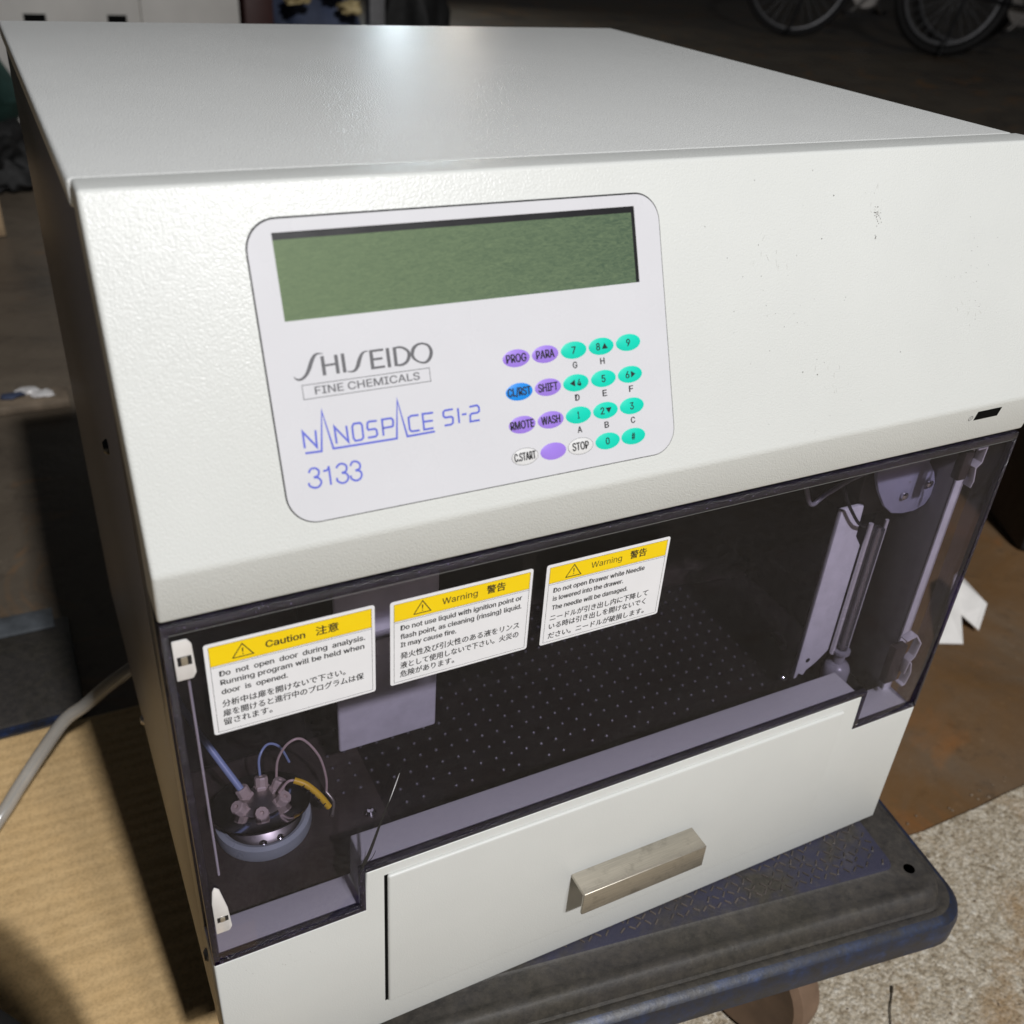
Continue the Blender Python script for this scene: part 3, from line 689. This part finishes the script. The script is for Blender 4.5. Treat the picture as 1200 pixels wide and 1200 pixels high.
# ---------------- stickers
def sticker(x0, x1, z0, z1, hb, word, kanji, wx, kx, lines, jl, tri, bold, lab):
    s = prism('warning_sticker', FR, rrect(x0, x1, z0, z1, 1.0, 3), .02, .14, M['sticker'], A); s['label'] = lab
    flat('header', FR, [[(x0+1.5, hb), (x1-1.2, hb), (x1-1.2, z1-1.4), (x0+1.5, z1-1.4)]], .16, M['yellow'], s)
    e = x0+1.5, x1-1.2
    strokes('border', [[(e[0], z0+1.1), (e[1], z0+1.1), (e[1], z1-1.4), (e[0], z1-1.4), (e[0], z0+1.0)], [(e[0], hb), (e[1], hb)], [(e[0], hb-.7), (e[1], hb-.7)]], .14, FR, .18, M['text_black'], s)
    cx, b, h, w = tri
    strokes('warning_triangle', [[(cx-w, b), (cx+w, b), (cx, b+h), (cx-w-.12, b-.1)], [(cx, b+1.7, .3), (cx, b+3.6, .55)], [(cx, b+.75), (cx, b+1.25)]], .38, FR, .19, M['text_black'], s)
    lettering('header_lettering', [(word, wx[0], wx[1], hb+2.75, 2.75, False, bold), (kanji, kx[0], kx[1], hb+2.4, 3.7, True, .012)], FR, .19, M['text_black'], s)
    lettering('lettering', [(t, a, b2, z, 2.2, False, .020) for t, a, b2, z in lines]+[(t, a, b2, z-.2, 3.0, True, .011) for t, a, b2, z in jl], FR, .17, M['text_black'], s)
sticker(12.6, 72.0, 221.2, 261.9, 252.1, 'Caution', '注意', (33.0, 46.6), (50.5, 58.6),
    [('Do  not  open  door  during  analysis.', 16.8, 68.2, 247.2), ('Running program will be held when', 16.8, 67.8, 243.3), ('door  is  opened.', 16.8, 39.6, 239.1)],
    [('分析中は扉を開けないで下さい。', 16.5, 60.5, 233.4), ('扉を開けると進行中のプログラムは保', 16.4, 67.4, 229.0), ('留されます。', 16.3, 33.2, 225.0)], (25.2, 253.7, 5.4, 3.5), .018,
    'white sticker with yellow Caution header about not opening the door')
sticker(77.8, 135.6, 221.5, 261.0, 251.8, 'Warning', '警告', (98.1, 112.4), (116.2, 124.0),
    [('Do not use liquid with ignition point or', 81.9, 131.5, 247.2), ('flash point, as cleaning (rinsing) liquid.', 81.8, 131.6, 243.1), ('It may cause fire.', 81.9, 104.2, 239.2)],
    [('発火性及び引火性のある液をリンス', 81.8, 131.3, 233.6), ('液として使用しないで下さい。火災の', 81.8, 131.3, 229.0), ('危険があります。', 81.7, 103.8, 224.8)], (90.3, 253.2, 5.4, 3.3), .004,
    'white sticker with yellow Warning header about liquid that may cause fire')
sticker(141.5, 198.6, 220.9, 260.6, 251.6, 'Warning', '警告', (161.7, 175.9), (179.8, 187.6),
    [('Do not open Drawer while Needle', 145.5, 187.9, 246.7), ('is lowered into the drawer.', 145.6, 178.2, 242.6), ('The needle will be damaged.', 145.6, 180.9, 238.1)],
    [('ニードルが引き出し内に下降して', 145.2, 191.8, 232.7), ('いる時は引き出しを開けないでく', 145.1, 191.2, 228.4), ('ださい。ニードルが破損します。', 145.1, 191.2, 223.6)], (153.8, 252.8, 5.4, 3.4), 0,
    'white sticker with yellow Warning header about the needle and drawer')

# small scuffs and chips on the console
def speck(name, fr, spots, h, mat, seed):
    r = random.Random(seed); polys = []
    for x, y, s in spots:
        n = 7; polys.append([(x+s*r.uniform(.5, 1)*math.cos(6.283*i/n), y+s*r.uniform(.5, 1)*math.sin(6.283*i/n)) for i in range(n)])
    return flat(name, fr, polys, h, mat, A)
r = random.Random(11)
for _cx, _cy, _n in ((296, 92, 1), (243, 70, 2), (352, 40, 3), (270, 24, 4)):
    lines = []
    for _ in range(9):
        a = r.gauss(1.35, .35); x = _cx+r.gauss(0, 3.5); y = _cy+r.gauss(0, 5); L = r.uniform(.8, 3.2)
        lines.append([(x, y, .03), (x+L*.5*math.cos(a), y+L*.5*math.sin(a), .11), (x+L*math.cos(a), y+L*math.sin(a), .02)])
    strokes('scratch_marks', lines, .1, SL, .05, M['scratch'], A)
sp = [(298+r.gauss(0, .9), 88+r.gauss(0, 2.2), r.uniform(.14, .36)) for _ in range(34)]
sp += [(296.8+r.gauss(0, .5), 78.6+r.gauss(0, .5), r.uniform(.12, .35)) for _ in range(10)]
sp += [(255+r.gauss(0, 20), 60+r.gauss(0, 22), r.uniform(.08, .25)) for _ in range(40)]
sp += [(350+r.gauss(0, 8), 60+r.gauss(0, 14), r.uniform(.08, .22)) for _ in range(26)]
sp += [(x, y, .35) for x, y in ((263, 27), (255.5, 29), (309, 30.5), (268, 80), (275, 96))]
speck('base_scuffs', FR, [(32+r.gauss(0, 6), 79+r.gauss(0, 1.5), r.uniform(.08, .3)) for _ in range(16)]+[(330+r.gauss(0, 30), 60+r.gauss(0, 25), r.uniform(.06, .2)) for _ in range(10) if 0], .05, simple('base_scuff', (.32, .31, .28, 1), .6), 9)
speck('scuff_marks', SL, sp, .06, simple('scuff', (.20, .19, .18, 1), .6), 5)

# ================================================================ TROLLEY
ang = -math.radians(8.3)
T = empty('hand_trolley', 'blue platform trolley with worn grey rubber bumper carrying the instrument', 'trolley', (.2, .2, -.17))
K = Vector((.4155, -.0755, 0)); U = Vector((-math.cos(ang), -math.sin(ang), 0)); V = Vector((-math.sin(ang), math.cos(ang), 0))
U = Vector((-math.cos(math.radians(8.3)), math.sin(math.radians(8.3)), 0)); V = Vector((math.sin(math.radians(8.3)), math.cos(math.radians(8.3)), 0))
TF = Frame(K, U, V, (0, 0, 1))
LU, LV = 400, 560
def ringpts(inset, R=24): return rrect(inset, LU-inset, inset, LV-inset, max(R-inset*.6, 6), 8)
def loft(name, prof, mat, cap=False, bmx=None):
    bm = bmesh.new(); rings = [[bm.verts.new(TF.p(x, y, z)-Vector((.2, .2, -.17))) for x, y in ringpts(i)] for i, z in prof]
    for A_, B_ in zip(rings, rings[1:]):
        n = len(A_)
        for k in range(n): bm.faces.new((A_[k], A_[(k+1) % n], B_[(k+1) % n], B_[k]))
    if cap: bm.faces.new(rings[-1])
    return mesh_obj(name, bm, mat, T, True)
loft('side_skirt', [(6, -36), (2, -36), (0.2, -33), (0, -20), (1.2, -15.5)], M['blue_edge'])
loft('bumper_lip', [(1.2, -15.5), (3.2, -13.4), (6, -12.2)], M['blue_edge'])
loft('bumper', [(6, -12.2), (8, -11.6), (10, -12.4), (11.6, -11.8), (13, -7), (15.2, -3.2), (17.5, -2.0), (20, -2.3), (22, -3.4), (24, -3.8), (34.5, -3.6), (36, -2.4)], M['deck_rubber'])
loft('deck', [(36, -2.4), (36.8, -1.0), (37.6, -.9)], M['deck_mat'], True)
loft('deck_underside', [(6, -36), (8, -30), (30, -28)], M['rubber_black'], True)
# woven tread on the mat: small raised bars
bm = bmesh.new()
for i in range(66):
    for j in range(14):
        x = 42+i*5+random.uniform(-.7, .7); y = 41.5+j*5+random.uniform(-.7, .7)
        if random.random() < .12: continue
        if x > 372: continue
        s = 1 if (i+j) % 2 else -1
        a = math.radians(45*s+random.uniform(-12, 12)); c, s_ = math.cos(a), math.sin(a)
        pts = [(x+c*u-s_*v, y+s_*u+c*v) for u, v in ((-2.1, -.5), (2.1, -.5), (2.1, .5), (-2.1, .5))]
        lo = [bm.verts.new(TF.p(px, py, -.9)-Vector((.2, .2, -.17))) for px, py in pts]
        hi = [bm.verts.new(TF.p(x+(px-x)*.75, y+(py-y)*.75, -.35)-Vector((.2, .2, -.17))) for px, py in pts]
        bm.faces.new(hi)
        for k in range(4): bm.faces.new((lo[k], lo[(k+1) % 4], hi[(k+1) % 4], hi[k]))
o = mesh_obj('deck_tread', bm, simple('tread', (.075, .062, .055, 1), .5, var=.75, nscale=30), T); o['kind'] = 'stuff'
lathe('bolt_hole', [(.0, .0), (.0034, .0)], TF.p(27, 34, -3.4)-Vector((.2, .2, -.17)), (0, 0, 1), M['seam'], T, 16)
def caster(x, y, rz):
    o = Vector((x, y, -.123))-Vector((.2, .2, -.17)); ax = Vector((math.cos(rz), math.sin(rz), 0))
    w = lathe('wheel', [(.034, -.011), (.044, -.0125), (.0485, -.009), (.0495, 0), (.0485, .009), (.044, .0125), (.034, .011)], o, ax, M['tyre_brown'], T, 40)
    lathe('wheel_hub', [(0, -.008), (.012, -.008), (.013, -.004), (.034, -.004), (.034, .004), (.013, .004), (.012, .008), (0, .008)], o, ax, M['rubber_black'], w, 28)
    f = Frame(o, ax, ax.cross(Vector((0, 0, 1))), (0, 0, 1))
    for s in (-1, 1): box('fork', f, s*17-1.2, s*17+1.2, -12, 12, -8, 84, M['steel'], T, .8)
    box('mounting_plate', f, -34, 34, -30, 30, 84, 87, M['steel'], T, .8)
for x, y, rz in ((.335, .005, .25), (.09, .04, .1), (.40, .40, 0), (.14, .42, 0)): caster(x, y, rz)

# ================================================================ LEFT SIDE THINGS
# flattened cardboard
bm = bmesh.new(); NY = 620; NX = 10; x0, x1, y0, y1 = -.75, .022, -.10, .462
grid = []
for j in range(NY+1):
    y = y0+(y1-y0)*j/NY; row = []
    z = -.1655+.00015*math.cos(2*math.pi*y/.0112)
    for cy, am, wd in ((.2185, .0008, .0040), (.285, .0006, .0040), (.3745, .0005, .0035), (.12, .0006, .004)):
        z += am*math.exp(-((y-cy)/wd)**2)
    z += .0015*math.sin(y*9+1)
    for i in range(NX+1):
        x = x0+(x1-x0)*i/NX
        row.append(bm.verts.new((x, y+(-.008*(x+.05)), z+.0008*math.sin(x*22+y*6))))
    grid.append(row)
for j in range(NY):
    for i in range(NX): bm.faces.new((grid[j][i], grid[j][i+1], grid[j+1][i+1], grid[j+1][i]))
ext = bmesh.ops.extrude_face_region(bm, geom=bm.faces[:])
for v in [e for e in ext['geom'] if isinstance(e, bmesh.types.BMVert)]: v.co.z -= .004
tag(mesh_obj('flattened_cardboard', bm, M['cardboard'], None, True), 'flattened brown corrugated cardboard lying on the floor left of the instrument', 'cardboard')
# hose
hz = [(.045, .372, -.035), (.018, .366, -.037), (-.0005, .3605, -.041), (-.0190, .3600, -.052), (-.0340, .3610, -.064), (-.0500, .366, -.078), (-.0696, .3631, -.100), (-.0890, .354, -.119), (-.107, .3421, -.135), (-.135, .318, -.149), (-.18, .29, -.157), (-.24, .25, -.159)]
tag(tube('drain_hose', hz, .0052, M['hose'], None, 10, 20), 'translucent grey plastic hose curving from the instrument side onto the cardboard', 'hose')
# mat with blue edge behind cardboard
MT = empty('rubber_mat', 'grey rubber mat with a thin blue edge behind the cardboard', 'mat', (-.2, .54, -.174))
box('mat_sheet', WD, -160, 163, -64, 78, 0, 9, M['deck_rubber'], MT, 2)
box('mat_border', WD, -160, 163, -67, -64.2, 0, 8, M['blue_edge'], MT, 1)
box('mat_strip', WD, -160, 150, 62, 92, 9.2, 13, M['grey_plate'], MT, 1)
MT.children[2].data.materials[0] = simple('grey_strip', (.10, .11, .12, 1), .5, var=.3)
# ledge plank beyond, lying across the floor at the far end of the shadow
tag(box('floor_batten', WD, -900, 16, 1112, 1160, -173, -160, simple('batten_wood', (.20, .155, .11, 1), .7, var=.4, nscale=30), None, 2), 'long weathered wooden batten lying on the floor left behind the instrument', 'batten')
r = random.Random(4)
for k, (x, y) in enumerate(((-.055, 1.14), (-.035, 1.15), (-.015, 1.135))):
    bm = bmesh.new(); bmesh.ops.create_icosphere(bm, subdivisions=2, radius=.010)
    for v in bm.verts: v.co = Vector((v.co.x*1.6, v.co.y, v.co.z*.35))*r.uniform(.7, 1.25)
    o = mesh_obj('foil_scrap', bm, M['clip'] if k else M['blue_cloth']); o.location = (x, y, -.1565)
    tag(o, ['dark blue crumpled scrap at the left end of the batten', 'bright foil scrap in the middle on top of the batten', 'bright foil scrap nearest the instrument on the batten'][k], 'scrap', 'scraps on the wooden batten')
# plywood board upright at far left
tag(box('plywood_board', Frame((-.03, 1.95, -.172), (1, .08, 0), (0, 1, 0), (0, 0, 1)), -380, 10, -10, 8, 0, 150, M['wood'], None, 2), 'pale plywood board standing on edge at the far left of the floor', 'board')
# crumpled green tarp
def crumple(name, c, size, mat, label, cat, seed, amp=.3, sub=4, parent=None):
    bm = bmesh.new(); bmesh.ops.create_icosphere(bm, subdivisions=sub, radius=1)
    for v in bm.verts:
        d = 1+amp*noise.fractal(v.co*1.6+Vector((seed, 0, 0)), .8, 2.1, 4)
        v.co = Vector((v.co.x*size[0], v.co.y*size[1], max(v.co.z, -.55)*size[2]))*d
    zmin = min(v.co.z for v in bm.verts)
    o = mesh_obj(name, bm, mat, parent, True); o.location = (c[0], c[1], c[2]-zmin)
    if label: tag(o, label, cat)
    return o
crumple('green_tarp', (-.16, 2.6, -.174), (.20, .18, .30), M['tarp'], 'crumpled dark green tarpaulin heap at the upper left', 'tarpaulin', 2, .35)
crumple('black_bundle', (-.02, 2.34, -.174), (.11, .10, .09), M['bag'], 'small black cloth bundle beside the pale plywood board', 'bundle', 9, .5)
# white cabinet far behind
Cb = empty('white_cabinet', 'old low white enamel cabinet standing far behind the instrument at upper left', 'cabinet', (.36, 2.9, -.174))
box('cabinet_body', WD, -400, 345, 20, 400, 0, 700, M['white_box'], Cb, 4)
for xa, xb in ((-396, 62), (70, 341)): box('cabinet_door', WD, xa, xb, 2, 19, 6, 690, M['white_box'], Cb, 3)
for xa, xb in ((-230, -175), (-20, 30), (150, 330)):
    box('vent_slot', WD, xa, xb, .8, 3, 250 if xb < 200 else 222, 300 if xb < 200 else 258, M['seam'], Cb)
tag(box('maroon_box', WD, 716, 800, 2900, 3100, -174, 330, M['maroon'], None, 5), 'dark maroon box standing right of the white cabinet', 'box')
crumple('blue_sack', (.96, 3.05, -.174), (.15, .14, .36), M['blue_cloth'], 'dark blue cloth sack slumped behind the instrument lid', 'sack', 5, .3)
for k, (x, z) in enumerate(((.86, .165), (.97, .19), (1.02, .14))):
    crumple('straw_bundle', (x, 2.86, z), (.035, .03, .022), M['gold'], ['pale straw bundle leftmost on the blue sack', 'pale straw bundle in the middle of the blue sack', 'pale straw bundle rightmost on the blue sack'][k], 'straw', 20+k, .5, 3)
tag(box('grey_post', WD, 1130, 1180, 3000, 3050, -174, 800, M['rim'], None, 3), 'narrow grey post between the blue sack and the black bag', 'post')
crumple('black_bag', (1.29, 3.1, -.174), (.12, .12, .34), M['bag'], 'tall black bag standing right of the grey post', 'bag', 8, .3)
# added black shape at the left frame edge, put there to shade the cardboard
crumple('shadow_caster', (-.124, -.058, -.161), (.096, .074, .225), M['bag'], 'made-up black bag shape at the lower left edge, added to cast a shadow on the cardboard', 'bag', 3, .12)

# ================================================================ RIGHT SIDE THINGS
bm = bmesh.new()
S0 = Vector((.80, .235, -.172))
prof = [((.875, .304, -.150), (.850, .262, -.160)), ((.8637, .2544, -.135), (.838, .262, -.14)), ((.848, .240, -.168), (.822, .246, -.168))]
def sheet(bm, quad, th=.0012):
    vs = [bm.verts.new(Vector(p)) for p in quad]; vt = [bm.verts.new(Vector(p)+Vector((0, 0, -th))) for p in quad]
    bm.faces.new(vs); bm.faces.new(vt)
    n = len(quad)
    for i in range(n): bm.faces.new((vs[i], vs[(i+1) % n], vt[(i+1) % n], vt[i]))
sheet(bm, [(.885, .312, -.150), (.868, .256, -.150), (.845, .240, -.168), (.838, .262, -.160), (.862, .300, -.140)])
sheet(bm, [(.862, .300, -.139), (.838, .262, -.159), (.811, .231, -.169), (.786, .242, -.169), (.820, .268, -.150)])
tag(mesh_obj('plastic_scrap', bm, M['scrap']), 'folded white plastic scrap on the brown floor right of the door', 'scrap')
tag(tube('dry_twig', [(.4480, -.0310, -.1701), (.4420, -.0365, -.1703), (.4340, -.0430, -.1700), (.4240, -.0540, -.1704), (.412, -.068, -.1706)], [.0008]*6+[.0004]*27, M['twig'], None, 8, 8), 'thin dry weed stem lying on the rough concrete right of the wheel', 'twig')
# black crate beyond right
CR = empty('black_crate', 'black plastic crate on the brown floor at the right frame edge', 'crate', (1.025, .335, -.174), None, -math.radians(25))
box('crate_body', WD, 0, 420, 0, 480, 0, 235, M['rubber_black'], CR, 10)
box('crate_rim', WD, -6, 426, -6, 486, 222, 250, M['bicycle_paint'], CR, 5)

# bicycles
def bicycle(x, y, heading, label, tyre, rimw):
    B = empty('bicycle', label, 'bicycle', (x, y, -.174), 'bicycles parked far behind', heading)
    R = .335
    for cx in (0, 1.04):
        o = Vector((cx, 0, R)); path = [o+Vector((math.cos(a*math.pi/24), 0, math.sin(a*math.pi/24)))*(R-tyre) for a in range(48)]
        w = mesh_obj('tyre', tube_bm(path, tyre, 10, closed=True), M['rubber_black'], B, True)
        path = [o+Vector((math.cos(a*math.pi/24), 0, math.sin(a*math.pi/24)))*(R-tyre*2-rimw) for a in range(48)]
        mesh_obj('rim', tube_bm(path, rimw, 8, closed=True), M['rim'], w, True)
        bm = bmesh.new()
        for k in range(28):
            a = k*2*math.pi/28; s = (k % 2)*.04-.02
            tube_bm([o+Vector((.02*math.cos(a+.9), s, .02*math.sin(a+.9))), o+Vector((math.cos(a), 0, math.sin(a)))*(R-tyre*2-rimw)], .0013, 4, bm)
        mesh_obj('spokes', bm, M['rim'], w)
        lathe('hub', [(.02, -.045), (.02, .045)], o, (0, 1, 0), M['steel'], w, 16)
    bb = Vector((.44, 0, .28)); seat = Vector((.27, 0, .78)); head = Vector((.86, 0, .80)); hl = Vector((.90, 0, .66))
    bm = bmesh.new()
    for a, b, r in ((bb, seat, .016), (seat, head, .015), (bb, hl, .018), (head, hl, .018)): tube_bm([a, b], r, 10, bm)
    for s in (-.05, .05):
        tube_bm([bb+Vector((0, s*.6, 0)), Vector((0, s, R))], .009, 8, bm); tube_bm([seat, Vector((0, s, R))], .008, 8, bm)
    mesh_obj('frame', bm, M['bicycle_paint'], B, True)
    bm = bmesh.new()
    for s in (-.05, .05): tube_bm([hl+Vector((0, s, 0)), Vector((.98, s, .5)), Vector((1.04, s, R))], .010, 8, bm)
    mesh_obj('fork', bm, M['bicycle_paint'], B, True)
    bm = lathe_bm([(.095, -.003), (.095, .003)], bb+Vector((0, .05, 0)), (0, 1, 0), 32); mesh_obj('chainring', bm, M['steel'], B)
    for s in (-1, 1):
        mesh_obj('crank', tube_bm([bb+Vector((0, s*.07, 0)), bb+Vector((s*.12, s*.08, -.12))], .010, 8), M['steel'], B, True)
        mesh_obj('pedal', box_bm(Frame(bb+Vector((s*.12, s*.12, -.12)), (1, 0, 0), (0, 1, 0), (0, 0, 1)), -45, 45, -35, 35, -10, 10), M['rubber_black'], B)
    mesh_obj('seat_post', tube_bm([seat, seat+Vector((-.03, 0, .14))], .012, 8), M['steel'], B, True)
    mesh_obj('saddle', box_bm(Frame(seat+Vector((-.03, 0, .15)), (1, 0, 0), (0, 1, 0), (0, 0, 1)), -120, 140, -60, 60, 0, 45, 18, 3), M['rubber_black'], B, True)
    mesh_obj('handlebar', tube_bm([head+Vector((.0, 0, 0)), head+Vector((.02, 0, .15))], .012, 8, tube_bm(spline([head+Vector((-.12, -.28, .17)), head+Vector((.03, -.15, .16)), head+Vector((.03, .15, .16)), head+Vector((-.12, .28, .17))], 6), .011, 8)), M['bicycle_paint'], B, True)
    mesh_obj('kickstand', tube_bm([Vector((.05, -.06, R)), Vector((-.05, -.16, .02))], .008, 8), M['bicycle_paint'], B, True)
bicycle(4.62, 5.05, -math.radians(29), 'black bicycle with thin dark wheels parked at the left far behind', .017, .009)
bicycle(5.06, 4.24, -math.radians(29), 'dark bicycle with grey rims and fat tyres parked nearest at the upper right', .028, .011)
print('built', len(bpy.data.objects))
